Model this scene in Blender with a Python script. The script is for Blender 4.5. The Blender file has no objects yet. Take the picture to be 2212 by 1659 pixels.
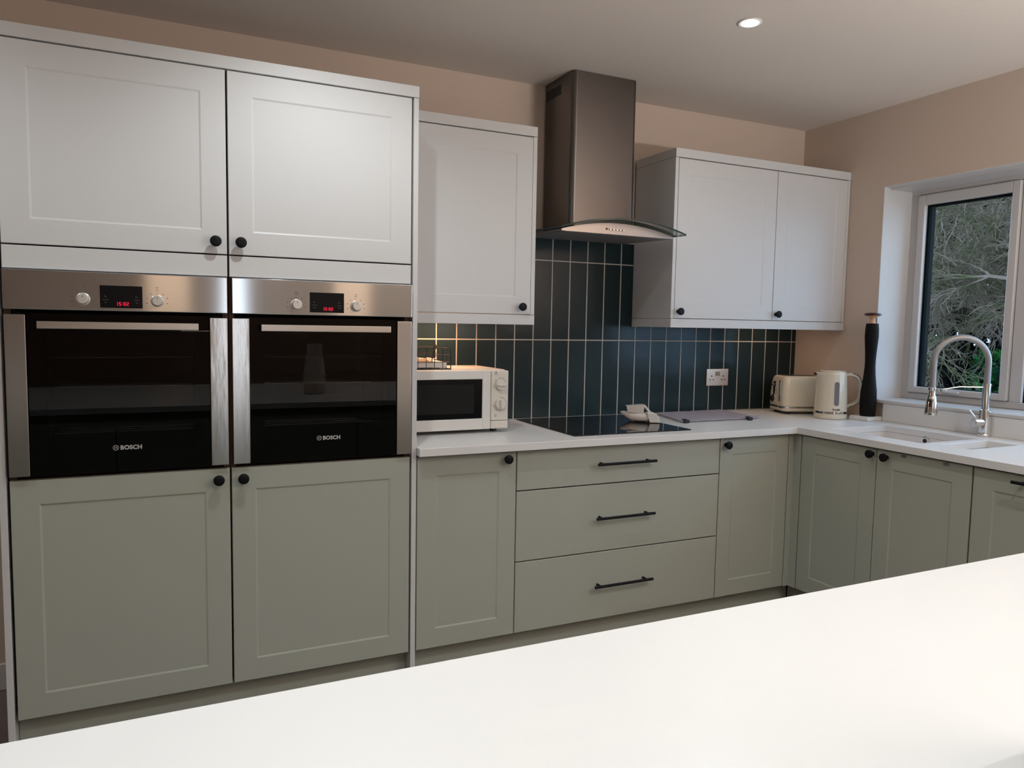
import bpy, bmesh, math, random
from mathutils import Vector, Matrix
random.seed(7)
PI = math.pi
SC = bpy.context.scene
COL = SC.collection

# ------------------------------------------------------------------ camera
W_PX, H_PX = 2212, 1659
F_PX = 1603.1
yaw, pit, rol = 0.43992, -0.07991, 0.01785
fw = Vector((math.sin(yaw)*math.cos(pit), math.cos(yaw)*math.cos(pit), math.sin(pit)))
r0 = Vector((math.cos(yaw), -math.sin(yaw), 0)); u0 = r0.cross(fw)
rt = r0*math.cos(rol) + u0*math.sin(rol); up = -r0*math.sin(rol) + u0*math.cos(rol)
cam = bpy.data.cameras.new('camera'); co = bpy.data.objects.new('camera', cam); COL.objects.link(co)
cam.sensor_fit = 'HORIZONTAL'; cam.sensor_width = 36.0; cam.lens = 36.0*F_PX/W_PX
cam.clip_start = 0.02; cam.clip_end = 200
m = Matrix((rt, up, -fw)).transposed().to_4x4(); m.translation = Vector((-0.1897, -2.51496, 1.35583))
co.matrix_world = m
SC.camera = co

# ------------------------------------------------------------------ world, lights, exposure
SC.view_settings.view_transform = 'Standard'; SC.view_settings.look = 'None'
SC.view_settings.gamma = 1.0; SC.view_settings.exposure = 0.42
SC.cycles.use_denoising = True
SC.cycles.max_bounces = 10; SC.cycles.diffuse_bounces = 5; SC.cycles.glossy_bounces = 5
SC.cycles.transmission_bounces = 6; SC.cycles.transparent_max_bounces = 12
SC.cycles.sample_clamp_indirect = 4.0
world = bpy.data.worlds.new('dusk_sky'); SC.world = world; world.use_nodes = True
bg = world.node_tree.nodes['Background']
bg.inputs[0].default_value = (0.46, 0.69, 1.0, 1); bg.inputs[1].default_value = 3.3

def area(name, loc, rot, sx, sy, power, col, spread=PI, shape='RECTANGLE'):
    l = bpy.data.lights.new(name, 'AREA'); l.shape = shape; l.size = sx; l.size_y = sy
    l.energy = power; l.color = col; l.spread = spread
    o = bpy.data.objects.new(name, l); COL.objects.link(o); o.location = loc; o.rotation_euler = rot
    return o
COOL = (0.91, 0.98, 1.0); WARM = (1.0, 0.66, 0.42); WARM2 = (1.0, 0.74, 0.55)
CEIL = 2.455
SPOT_POS = [(0.29, -0.58, 22), (1.742, -0.367, 8), (-1.15, -0.5, 15), (-1.15, -2.05, 22), (0.29, -2.05, 36), (1.75, -2.05, 28)]  # left beam of the island row is added to brighten the left side
for i, (x, y, e) in enumerate(SPOT_POS):
    l = bpy.data.lights.new('downlight_beam', 'SPOT'); l.energy = e; l.color = COOL
    l.spot_size = math.radians(152 if y > -1 else 126); l.spot_blend = 0.75 if y > -1 else 0.9; l.shadow_soft_size = 0.014
    o = bpy.data.objects.new('downlight_beam', l); COL.objects.link(o); o.location = (x, y, CEIL-0.012)
# added warm panels behind the camera, reflected as patches in the oven steel
area('added_warm_panel', (-0.14, -5.2, 1.78), (PI/2, 0, 0), 0.36, 0.80, 1.0, WARM)
area('added_warm_panel', (1.59, -5.2, 1.78), (PI/2, 0, 0), 0.36, 0.80, 1.0, WARM)
area('added_cool_panel', (0.50, -5.9, 1.2), (PI/2, 0, 0), 0.22, 2.2, 3.5, (0.80, 0.9, 1.0))  # added tall panel for the cool streak on the oven steel
# unseen fill panels added to lift the ceiling behind and right of the camera
area('added_ceiling_fill', (2.3, -3.05, 1.25), (PI, 0, 0), 0.5, 0.5, 82, (0.98, 0.93, 0.90))
area('added_ceiling_fill', (0.2, -4.6, 1.25), (PI, 0, 0), 0.5, 0.5, 2, WARM2)
# warm strip lights under the wall cabinets
area('cabinet_strip_light', (0.84, 0.50, 1.392), (0, 0, 0), 0.30, 0.02, 1.7, (1.0, 0.52, 0.28))
area('cabinet_strip_light', (2.72, 0.50, 1.392), (0, 0, 0), 0.30, 0.02, 0.30, WARM)

# ------------------------------------------------------------------ materials
def P(name, col, rough=0.5, metal=0.0, spec=0.5, **k):
    mt = bpy.data.materials.new(name); mt.use_nodes = True
    b = mt.node_tree.nodes['Principled BSDF']
    b.inputs['Base Color'].default_value = (*col, 1); b.inputs['Roughness'].default_value = rough
    b.inputs['Metallic'].default_value = metal; b.inputs['Specular IOR Level'].default_value = spec
    for a, v in k.items(): b.inputs[a].default_value = v
    return mt
def noisy(mt, col2, scale=8, detail=4, lo=0.4, hi=0.6, bump=0, bscale=200, stretch=None, rough=None):
    nt = mt.node_tree; N = nt.nodes; L = nt.links; b = N['Principled BSDF']
    tc = N.new('ShaderNodeTexCoord'); mp = N.new('ShaderNodeMapping'); L.new(tc.outputs['Object'], mp.inputs[0])
    if stretch: mp.inputs['Scale'].default_value = stretch
    if col2:
        nz = N.new('ShaderNodeTexNoise'); nz.inputs['Scale'].default_value = scale; nz.inputs['Detail'].default_value = detail
        L.new(mp.outputs[0], nz.inputs['Vector'])
        rp = N.new('ShaderNodeValToRGB'); rp.color_ramp.elements[0].position = lo; rp.color_ramp.elements[1].position = hi
        rp.color_ramp.elements[0].color = b.inputs['Base Color'].default_value[:]; rp.color_ramp.elements[1].color = (*col2, 1)
        L.new(nz.outputs[0], rp.inputs[0]); L.new(rp.outputs[0], b.inputs['Base Color'])
    if bump:
        n2 = N.new('ShaderNodeTexNoise'); n2.inputs['Scale'].default_value = bscale; n2.inputs['Detail'].default_value = 3
        L.new(mp.outputs[0], n2.inputs['Vector'])
        bp = N.new('ShaderNodeBump'); bp.inputs['Strength'].default_value = bump; bp.inputs['Distance'].default_value = 0.001
        L.new(n2.outputs[0], bp.inputs['Height']); L.new(bp.outputs[0], b.inputs['Normal'])
    if rough:
        n3 = N.new('ShaderNodeTexNoise'); n3.inputs['Scale'].default_value = rough[2]; n3.inputs['Detail'].default_value = 2
        L.new(mp.outputs[0], n3.inputs['Vector'])
        mr = N.new('ShaderNodeMapRange'); mr.inputs['To Min'].default_value = rough[0]; mr.inputs['To Max'].default_value = rough[1]
        L.new(n3.outputs[0], mr.inputs[0]); L.new(mr.outputs[0], b.inputs['Roughness'])
    return mt
M = {}
M['white'] = noisy(P('white_matt_paint', (0.575, 0.575, 0.575), 0.42, spec=0.3), None, bump=0.05, bscale=300)
M['sage'] = noisy(P('sage_matt_paint', (0.365, 0.385, 0.330), 0.5, spec=0.3), None, bump=0.05, bscale=300)
M['carcass'] = P('brown_cabinet_board', (0.10, 0.045, 0.03), 0.7)
M['wall'] = noisy(P('cream_wall_emulsion', (0.60, 0.495, 0.415), 0.85, spec=0.2), None, bump=0.12, bscale=120)
M['ceiling'] = noisy(P('white_ceiling_emulsion', (0.66, 0.605, 0.55), 0.9, spec=0.15), None, bump=0.1, bscale=90)
M['floor'] = noisy(P('taupe_floor', (0.17, 0.13, 0.12), 0.45), (0.21, 0.165, 0.15), 6)
M['skirting'] = P('skirting_gloss_white', (0.62, 0.60, 0.58), 0.4)
M['quartz'] = noisy(P('white_quartz', (0.70, 0.70, 0.695), 0.30, spec=0.4), (0.74, 0.72, 0.70), 2.2, 9, 0.64, 0.85, stretch=(1, 2.3, 1))
M['grout'] = P('pale_grout', (0.50, 0.47, 0.43), 0.9)
def aniso(mt, vec):
    cb = mt.node_tree.nodes.new('ShaderNodeCombineXYZ')
    for i in range(3): cb.inputs[i].default_value = vec[i]
    mt.node_tree.links.new(cb.outputs[0], mt.node_tree.nodes['Principled BSDF'].inputs['Tangent']); return mt
M['steel'] = aniso(P('brushed_steel', (0.50, 0.525, 0.55), 0.14, metal=1.0, Anisotropic=0.95), (0, 0, 1))
M['steel_trim'] = aniso(noisy(P('worn_steel_trim', (0.52, 0.51, 0.50), 0.19, metal=1.0, Anisotropic=0.9), None, bump=0.22, bscale=9, stretch=(6, 6, 1.2)), (0, 0, 1))
M['steel_hood'] = aniso(P('hood_steel', (0.17, 0.156, 0.150), 0.24, metal=1.0, Anisotropic=0.9), (0, 0, 1))
M['hood_filter'] = P('grey_hood_filter', (0.30, 0.29, 0.29), 0.5, metal=0.6)
M['chrome'] = P('chrome', (0.72, 0.72, 0.72), 0.08, metal=1.0)
M['brushed'] = P('satin_nickel', (0.55, 0.53, 0.50), 0.28, metal=1.0)
M['satin'] = P('satin_silver_plastic', (0.60, 0.57, 0.52), 0.35, metal=0.5)
M['black'] = P('black_matt_metal', (0.0045, 0.0045, 0.006), 0.5, spec=0.18)
M['blackplastic'] = P('black_plastic', (0.01, 0.01, 0.011), 0.35)
M['hobglass'] = P('black_ceramic_glass', (0.004, 0.004, 0.005), 0.035, spec=0.5)
M['display'] = P('black_display_glass', (0.004, 0.004, 0.005), 0.25, spec=0.15)
M['enamel'] = P('dark_oven_enamel', (0.012, 0.012, 0.013), 0.7, spec=0.15)
M['logo'] = P('silver_print', (0.42, 0.42, 0.41), 0.5)
M['ink'] = P('grey_print', (0.10, 0.09, 0.08), 0.6)
M['cream'] = P('cream_enamel', (0.66, 0.60, 0.48), 0.16, spec=0.5, **{'Coat Weight': 0.4})
M['creamplastic'] = P('off_white_plastic', (0.64, 0.60, 0.53), 0.32)
M['mwwhite'] = P('microwave_white', (0.66, 0.64, 0.60), 0.3)
M['mwdark'] = P('microwave_window', (0.003, 0.003, 0.004), 0.2, spec=0.2)
M['mwmesh'] = P('microwave_mesh', (0.009, 0.0095, 0.009), 0.45, spec=0.15)
M['wplastic'] = P('white_plastic', (0.62, 0.60, 0.58), 0.25)
M['lilac'] = P('lilac_grey_coating', (0.36, 0.32, 0.36), 0.4)
M['gauge'] = P('grey_water_window', (0.16, 0.16, 0.17), 0.15)
M['wood'] = P('pale_wood', (0.62, 0.36, 0.20), 0.4)
M['darkwood'] = P('dark_red_wood', (0.035, 0.008, 0.010), 0.2)
M['millblack'] = P('black_lacquer', (0.0045, 0.0045, 0.0045), 0.55, spec=0.15)
M['warm_plate'] = P('warm_tinted_plate', (0.80, 0.64, 0.52), 0.30, metal=1.0)  # orange reflection of the warm light is put into the plate colour
M['upvc'] = P('white_window_frame', (0.56, 0.54, 0.53), 0.3)
M['sinkwhite'] = P('white_ceramic', (0.72, 0.68, 0.66), 0.22)
M['paper'] = P('white_paper', (0.72, 0.68, 0.62), 0.8)
M['wire'] = P('dark_wire', (0.006, 0.004, 0.003), 0.5)
M['gasket'] = P('window_gasket_rubber', (0.004, 0.008, 0.009), 0.8, spec=0.05)
M['ovenblack'] = P('matt_black_door_lining', (0.003, 0.003, 0.003), 0.9, spec=0.0)
M['rubber'] = P('dark_rubber', (0.012, 0.012, 0.02), 0.7)
M['hose'] = noisy(P('grey_braided_hose', (0.36, 0.35, 0.34), 0.35, metal=0.7), None, bump=0.6, bscale=260)
M['bark'] = noisy(P('pale_bark', (0.20, 0.140, 0.105), 0.9, spec=0.1), (0.085, 0.080, 0.035), 5)
M['darkbark'] = P('dark_bark', (0.02, 0.018, 0.018), 0.9)
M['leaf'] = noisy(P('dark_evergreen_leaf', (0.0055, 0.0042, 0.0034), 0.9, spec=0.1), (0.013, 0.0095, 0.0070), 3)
M['leafgreen'] = noisy(P('green_shrub_leaf', (0.006, 0.042, 0.018), 0.8, spec=0.1), (0.030, 0.13, 0.022), 4)
M['lawn'] = noisy(P('lawn', (0.012, 0.028, 0.010), 0.95), (0.02, 0.04, 0.014), 4)
M['stone'] = noisy(P('grey_blocks', (0.11, 0.115, 0.12), 0.9), (0.02, 0.027, 0.03), 9)
def emis(name, col, st):
    mt = bpy.data.materials.new(name); mt.use_nodes = True; N = mt.node_tree.nodes; b = N['Principled BSDF']
    b.inputs['Base Color'].default_value = (0, 0, 0, 1); b.inputs['Emission Color'].default_value = (*col, 1); b.inputs['Emission Strength'].default_value = st
    return mt
M['digits'] = emis('red_led', (1.0, 0.01, 0.06), 0.8)
M['bulb'] = emis('lit_downlight_lens', (1, 0.98, 0.95), 30)
def glassmat(name, tint, ior=1.5, rough=0.0, gloss=(1, 1, 1)):
    mt = bpy.data.materials.new(name); mt.use_nodes = True; nt = mt.node_tree; N = nt.nodes; L = nt.links
    N.remove(N['Principled BSDF']); out = N['Material Output']
    tr = N.new('ShaderNodeBsdfTransparent'); tr.inputs[0].default_value = (*tint, 1)
    gl = N.new('ShaderNodeBsdfGlossy'); gl.inputs['Roughness'].default_value = rough; gl.inputs[0].default_value = (*gloss, 1)
    fr = N.new('ShaderNodeFresnel'); fr.inputs[0].default_value = ior
    mx = N.new('ShaderNodeMixShader'); g_ = N.new('ShaderNodeNewGeometry'); mm = N.new('ShaderNodeMath'); mm.operation = 'SUBTRACT'; mm.use_clamp = True
    L.new(fr.outputs[0], mm.inputs[0]); L.new(g_.outputs['Backfacing'], mm.inputs[1]); L.new(mm.outputs[0], mx.inputs[0]); L.new(tr.outputs[0], mx.inputs[1]); L.new(gl.outputs[0], mx.inputs[2])
    L.new(mx.outputs[0], out.inputs[0]); return mt
M['ovenglass'] = glassmat('smoked_oven_glass', (0.48, 0.48, 0.48), 1.36, 0.0)
M['windowglass'] = glassmat('window_glass', (0.93, 0.96, 0.96), 1.45, 0.0)
M['hoodglass'] = glassmat('grey_hood_glass', (0.62, 0.68, 0.67), 1.5, 0.0)
M['glassedge'] = P('dark_glass_edge', (0.012, 0.028, 0.028), 0.15)
# tiles: each tile a slightly different teal
mt = P('teal_glazed_tile', (0.02, 0.05, 0.055), 0.18, spec=0.2); nt = mt.node_tree; N = nt.nodes; L = nt.links
ge = N.new('ShaderNodeNewGeometry'); rp = N.new('ShaderNodeValToRGB')
rp.color_ramp.elements[0].color = (0.013, 0.024, 0.027, 1); rp.color_ramp.elements[1].color = (0.017, 0.033, 0.037, 1)
L.new(ge.outputs['Random Per Island'], rp.inputs[0]); L.new(rp.outputs[0], N['Principled BSDF'].inputs['Base Color'])
tc = N.new('ShaderNodeTexCoord'); nz = N.new('ShaderNodeTexNoise'); nz.inputs['Scale'].default_value = 9; L.new(tc.outputs['Object'], nz.inputs['Vector'])
bp = N.new('ShaderNodeBump'); bp.inputs['Strength'].default_value = 0.25; bp.inputs['Distance'].default_value = 0.004
L.new(nz.outputs[0], bp.inputs['Height']); L.new(bp.outputs[0], N['Principled BSDF'].inputs['Normal'])
M['tile'] = mt

# ------------------------------------------------------------------ mesh helpers
def nb(): return bmesh.new()
def box(bm, x0, x1, y0, y1, z0, z1, bev=0.0, seg=1, mi=0):
    x0, x1 = sorted((x0, x1)); y0, y1 = sorted((y0, y1)); z0, z1 = sorted((z0, z1))
    r = bmesh.ops.create_cube(bm, size=1.0)
    for v in r['verts']:
        v.co = Vector((x0+(v.co.x+.5)*(x1-x0), y0+(v.co.y+.5)*(y1-y0), z0+(v.co.z+.5)*(z1-z0)))
    fs = {f for v in r['verts'] for f in v.link_faces}
    for f in fs: f.material_index = mi
    if bev > 0:
        es = list({e for v in r['verts'] for e in v.link_edges})
        rr = bmesh.ops.bevel(bm, geom=es, offset=bev, segments=seg, affect='EDGES', profile=0.5)
        for f in rr['faces']: f.material_index = mi
def frame_of(d):
    d = d.normalized(); a = Vector((0, 0, 1)) if abs(d.z) < 0.9 else Vector((1, 0, 0))
    u = d.cross(a).normalized(); return u, d.cross(u).normalized()
def cyl(bm, p0, p1, r0, r1=None, seg=24, caps=True, mi=0):
    p0, p1 = Vector(p0), Vector(p1); r1 = r0 if r1 is None else r1
    u, v = frame_of(p1-p0); A = []; B = []
    for i in range(seg):
        a = 2*PI*i/seg; d = u*math.cos(a)+v*math.sin(a)
        A.append(bm.verts.new(p0+d*r0)); B.append(bm.verts.new(p1+d*r1))
    for i in range(seg):
        f = bm.faces.new((A[i], A[(i+1) % seg], B[(i+1) % seg], B[i])); f.material_index = mi
    if caps:
        for c in (A[::-1], B): f = bm.faces.new(c); f.material_index = mi
def lathe(bm, prof, c=(0, 0, 0), axis='Z', seg=40, mi=0):
    c = Vector(c); rings = []
    for r, z in prof:
        ring = []
        for i in range(seg):
            a = 2*PI*i/seg; x, y = r*math.cos(a), r*math.sin(a)
            p = {'Z': Vector((x, y, z)), 'Y': Vector((x, z, y)), 'X': Vector((z, x, y))}[axis]
            ring.append(bm.verts.new(c+p))
        rings.append(ring)
    for a, b in zip(rings, rings[1:]):
        for i in range(seg):
            f = bm.faces.new((a[i], a[(i+1) % seg], b[(i+1) % seg], b[i])); f.material_index = mi
    for rg in (rings[0], rings[-1]):
        f = bm.faces.new(rg); f.material_index = mi
def tube(bm, pts, r, seg=10, caps=True, mi=0):
    pts = [Vector(p) for p in pts]; n = len(pts); rs = r if isinstance(r, (list, tuple)) else [r]*n
    d0 = (pts[1]-pts[0]); u, v = frame_of(d0); rings = []
    for k in range(n):
        t = (pts[min(k+1, n-1)]-pts[max(k-1, 0)]).normalized()
        u = (u - t*u.dot(t)).normalized(); v = t.cross(u)
        rings.append([bm.verts.new(pts[k]+(u*math.cos(2*PI*i/seg)+v*math.sin(2*PI*i/seg))*rs[k]) for i in range(seg)])
    for a, b in zip(rings, rings[1:]):
        for i in range(seg):
            f = bm.faces.new((a[i], a[(i+1) % seg], b[(i+1) % seg], b[i])); f.material_index = mi
    if caps:
        bm.faces.new(rings[0][::-1]); bm.faces.new(rings[-1])
def prism(bm, poly, axis, a, b, mi=0, bev=0):
    def mk(p, t): return {'X': Vector((t, p[0], p[1])), 'Y': Vector((p[0], t, p[1])), 'Z': Vector((p[0], p[1], t))}[axis]
    A = [bm.verts.new(mk(p, a)) for p in poly]; B = [bm.verts.new(mk(p, b)) for p in poly]; n = len(poly)
    fs = [bm.faces.new((A[i], A[(i+1) % n], B[(i+1) % n], B[i])) for i in range(n)] + [bm.faces.new(A[::-1]), bm.faces.new(B)]
    for f in fs: f.material_index = mi
    if bev:
        es = list({e for f in fs for e in f.edges})
        bmesh.ops.bevel(bm, geom=es, offset=bev, segments=1, affect='EDGES', profile=0.5)
def loft(bm, sects, mi=0):
    rings = [[bm.verts.new(Vector(p)) for p in s] for s in sects]; n = len(rings[0])
    for a, b in zip(rings, rings[1:]):
        for i in range(n):
            f = bm.faces.new((a[i], a[(i+1) % n], b[(i+1) % n], b[i])); f.material_index = mi
    bm.faces.new(rings[0][::-1]).material_index = mi; bm.faces.new(rings[-1]).material_index = mi
def gridslab(bm, xs, ys, inc, z0, z1, bev=0.0015):
    V = {}
    def g(i, j, z):
        if (i, j, z) not in V: V[(i, j, z)] = bm.verts.new((xs[i], ys[j], z))
        return V[(i, j, z)]
    nx, ny = len(xs)-1, len(ys)-1
    I = lambda i, j: 0 <= i < nx and 0 <= j < ny and inc((xs[i]+xs[i+1])/2, (ys[j]+ys[j+1])/2)
    for i in range(nx):
        for j in range(ny):
            if not I(i, j): continue
            bm.faces.new((g(i, j, z1), g(i+1, j, z1), g(i+1, j+1, z1), g(i, j+1, z1)))
            bm.faces.new((g(i, j, z0), g(i, j+1, z0), g(i+1, j+1, z0), g(i+1, j, z0)))
            if not I(i-1, j): bm.faces.new((g(i, j, z0), g(i, j, z1), g(i, j+1, z1), g(i, j+1, z0)))
            if not I(i+1, j): bm.faces.new((g(i+1, j, z0), g(i+1, j+1, z0), g(i+1, j+1, z1), g(i+1, j, z1)))
            if not I(i, j-1): bm.faces.new((g(i, j, z0), g(i+1, j, z0), g(i+1, j, z1), g(i, j, z1)))
            if not I(i, j+1): bm.faces.new((g(i, j+1, z0), g(i, j+1, z1), g(i+1, j+1, z1), g(i+1, j+1, z0)))
    bmesh.ops.recalc_face_normals(bm, faces=bm.faces)
    if bev:
        es = [e for e in bm.edges if len(e.link_faces) == 2 and e.calc_face_angle() > 1.2]
        bmesh.ops.bevel(bm, geom=es, offset=bev, segments=2, affect='EDGES', profile=0.5)
def fin(name, bm, mats, parent=None, off=(0, 0, 0), ang=35):
    bmesh.ops.recalc_face_normals(bm, faces=bm.faces)
    me = bpy.data.meshes.new(name); bm.to_mesh(me); bm.free()
    if off[0] or off[1] or off[2]: me.transform(Matrix.Translation(-Vector(off)))
    for mm in (mats if isinstance(mats, (list, tuple)) else [mats]): me.materials.append(M[mm] if isinstance(mm, str) else mm)
    for p in me.polygons: p.use_smooth = True
    me.set_sharp_from_angle(angle=math.radians(ang))
    o = bpy.data.objects.new(name, me); COL.objects.link(o)
    if len(me.polygons) < 4000:
        wn = o.modifiers.new('weighted_normals', 'WEIGHTED_NORMAL'); wn.keep_sharp = True; wn.weight = 100
    if parent: o.parent = parent
    return o
def tag(o, label, cat, group=None, kind=None):
    o['label'] = label; o['category'] = cat
    if group: o['group'] = group
    if kind: o['kind'] = kind
    return o
class Thing:
    def __init__(s, name, label, cat, loc, rz=0, group=None, local=False, kind=None):
        s.o = bpy.data.objects.new(name, None); COL.objects.link(s.o); s.o.empty_display_size = 0.05
        s.o.location = loc; s.o.rotation_euler = (0, 0, rz); tag(s.o, label, cat, group, kind)
        s.off = (0, 0, 0) if local else loc
    def part(s, name, bm, mats, parent=None, ang=35):
        if 'door' in name or 'drawer' in name or 'strip' in name: ang = 12
        return fin(name, bm, mats, parent or s.o, s.off, ang)
def struct(name, bm, mats):
    o = fin(name, bm, mats); o['kind'] = 'structure'; return o
def text_bm(body, size, offset=0.0, ext=0.0003, shear=0.0, space=1.0, align='LEFT'):
    cu = bpy.data.curves.new('txt', 'FONT'); cu.body = body; cu.size = size; cu.extrude = ext; cu.offset = offset
    cu.align_x = align; cu.shear = shear; cu.space_character = space; cu.resolution_u = 4
    o = bpy.data.objects.new('txt', cu); COL.objects.link(o)
    dg = bpy.context.evaluated_depsgraph_get(); me = bpy.data.meshes.new_from_object(o.evaluated_get(dg))
    bm = bmesh.new(); bm.from_mesh(me); bpy.data.objects.remove(o); bpy.data.curves.remove(cu); bpy.data.meshes.remove(me)
    return bm
def xf(bm, mat): bmesh.ops.transform(bm, matrix=mat, verts=bm.verts); return bm
FACEY = lambda x, y, z: Matrix.Translation((x, y, z)) @ Matrix.Rotation(PI/2, 4, 'X')     # text faces -y

# mapping of door planes: (u to the right seen from the room, v up, n outwards)
def mapY(y0): return lambda u, v, n: Vector((u, y0-n, v))
def mapX(x0): return lambda u, v, n: Vector((x0-n, -u, v))
def door_bm(mp, u0, u1, v0, v1, th=0.019, m=None, rec=0.0024, ch=0.0055):
    """painted door slab, front face at n=0; m = shaker frame width"""
    bm = nb(); e = 0.0012
    def ring(a, b, c, d, n): return [bm.verts.new(mp(*p, n)) for p in ((a, c), (b, c), (b, d), (a, d))]
    def bridge(A, B):
        for i in range(4): bm.faces.new((A[i], A[(i+1) % 4], B[(i+1) % 4], B[i]))
    R = [ring(u0, u1, v0, v1, -th), ring(u0, u1, v0, v1, -e), ring(u0+e, u1-e, v0+e, v1-e, 0)]
    if m:
        a, b, c, d = u0+m, u1-m, v0+m, v1-m
        R += [ring(a, b, c, d, 0), ring(a+ch, b-ch, c+ch, d-ch, -rec)]
    for A, B in zip(R, R[1:]): bridge(A, B)
    bm.faces.new(R[0][::-1]); bm.faces.new(R[-1])
    return bm
def knob_bm(mp, u, v):
    bm = nb(); prof = [(0.0085, 0.0), (0.0085, 0.002), (0.0055, 0.005), (0.0055, 0.013), (0.010, 0.016), (0.0165, 0.019), (0.0172, 0.024), (0.0165, 0.028), (0.013, 0.030), (0.006, 0.0305)]
    o = mp(u, v, 0); n = (mp(u, v, 1)-o)
    a, b = frame_of(n); seg = 28; rings = []
    for r, z in prof: rings.append([bm.verts.new(o+n*z+(a*math.cos(2*PI*i/seg)+b*math.sin(2*PI*i/seg))*r) for i in range(seg)])
    for A, B in zip(rings, rings[1:]):
        for i in range(seg): bm.faces.new((A[i], A[(i+1) % seg], B[(i+1) % seg], B[i]))
    bm.faces.new(rings[0]); bm.faces.new(rings[-1]); return bm
def bar_bm(mp, uc, v, ln=0.28, post=0.224):
    bm = nb(); cyl(bm, mp(uc-ln/2, v, 0.033), mp(uc+ln/2, v, 0.033), 0.0058, seg=20)
    for s in (-1, 1): cyl(bm, mp(uc+s*post/2, v, 0.0), mp(uc+s*post/2, v, 0.031), 0.0045, seg=14)
    return bm

# ------------------------------------------------------------------ room shell
W = 0.614       # tiled face of the back wall
WB = 0.622      # back wall plane
XR = 3.059      # right wall plane
XL, YF = -3.3, -6.0
WY1, WY0, WZ0, WZ1 = 0.096, -1.75, 1.000, 2.070      # window opening in the right wall
bm = nb(); box(bm, XL, XR+0.3, YF, WB+0.15, -0.10, 0.0); struct('floor', bm, 'floor')
bm = nb(); box(bm, XL, XR+0.3, YF, WB+0.15, CEIL, CEIL+0.12)
struct('ceiling', bm, 'ceiling')
bm = nb(); box(bm, XL-0.15, XR+0.3, WB, WB+0.15, -0.1, CEIL+0.1); struct('wall_back', bm, 'wall')
bm = nb()
box(bm, XR, XR+0.30, YF, WB, 0, WZ0); box(bm, XR, XR+0.30, YF, WB, WZ1, CEIL)
box(bm, XR, XR+0.30, WY1, WB, WZ0, WZ1); box(bm, XR, XR+0.30, YF, WY0, WZ0, WZ1)
struct('wall_right', bm, 'wall')
bm = nb(); box(bm, XR-0.0004, XR+0.30, WY1-0.0035, WY1, WZ0, WZ1); box(bm, XR-0.0004, XR+0.30, WY0, WY1-0.0035, WZ1-0.0035, WZ1)
struct('trim_1', bm, P('white_reveal_paint', (0.62, 0.61, 0.60), 0.7))
bm = nb(); box(bm, XL-0.15, XL, YF, WB, -0.1, CEIL+0.1); struct('wall_left', bm, 'wall')
bm = nb(); box(bm, XL-0.15, XR+0.3, YF-0.15, YF, -0.1, CEIL+0.1); struct('wall_front', bm, 'wall')
bm = nb(); box(bm, XL, -0.629, WB-0.016, WB, 0, 0.10, 0.003); struct('baseboard_back', bm, 'skirting')

# ------------------------------------------------------------------ window
win = Thing('window_1', 'white double window with dark garden view above the sink', 'window', (3.26, -0.8, WZ0), kind='structure')
X0, X1 = 3.262, 3.332
def frame_ring(bm, y0, y1, z0, z1, w, xa, xb, ww=None):
    wl, wr, wb_, wt_ = ww or (w, w, w, w)      # y1 side, y0 side, bottom, top
    box(bm, xa, xb, y1-wl, y1, z0, z1, 0.003); box(bm, xa, xb, y0, y0+wr, z0, z1, 0.003)
    box(bm, xa, xb, y0+wr, y1-wl, z0, z0+wb_, 0.003); box(bm, xa, xb, y0+wr, y1-wl, z1-wt_, z1, 0.003)
SZ = 1.016
bm = nb(); frame_ring(bm, WY0, WY1, SZ, WZ1, 0.05, X0, X1, (0.048, 0.048, 0.032, 0.034))
box(bm, X0+0.0004, X1, -0.503, -0.448, SZ+0.0315, WZ1-0.0335, 0.003)
win.part('window_frame', bm, 'upvc')
bm = nb(); frame_ring(bm, -0.446, 0.046, SZ+0.034, WZ1-0.036, 0.05, X0-0.014, X1-0.01, (0.036, 0.036, 0.030, 0.050)); sash = win.part('sash', bm, 'upvc')
bm = nb(); box(bm, X0+0.02, X0+0.044, -0.412, 0.012, 1.076, 1.986); win.part('pane', bm, 'windowglass', sash)
bm = nb(); frame_ring(bm, -0.412, 0.011, 1.0765, 1.986, 0.006, X0+0.008, X0+0.058, (0.012, 0.007, 0.006, 0.009)); win.part('gasket', bm, 'gasket', sash)
bm = nb(); box(bm, X0+0.02, X0+0.044, WY0+0.046, -0.501, 1.046, 2.038); win.part('pane', bm, 'windowglass')
bm = nb(); frame_ring(bm, WY0+0.048, -0.5025, 1.048, 2.036, 0.006, X0+0.012, X0+0.050); win.part('gasket', bm, 'gasket')
bm = nb(); box(bm, X0-0.030, X0-0.014, -0.172, -0.148, 1.058, 1.078, 0.003); box(bm, X0-0.034, X0-0.022, -0.235, -0.150, 1.060, 1.074, 0.004)
hd = win.part('handle', bm, 'upvc', sash)
bm = nb(); box(bm, 3.10, X0-0.001, WY0, WY1-0.001, WZ1-0.012, WZ1-0.001, 0.002); win.part('blind_track', bm, 'upvc')  # thin step added below the window head, meeting the frame
bm = nb(); box(bm, 3.028, X0, -1.74, WY1-0.001, SZ-0.016, SZ, 0.003)
win.part('window_sill', bm, 'upvc')
bm = nb(); box(bm, 3.032, 3.057, -1.74, 0.012, 0.9125, SZ-0.017, 0.001)
tag(fin('upstand', bm, 'quartz'), 'white quartz upstand along wall between worktop and window sill', 'upstand')

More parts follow.
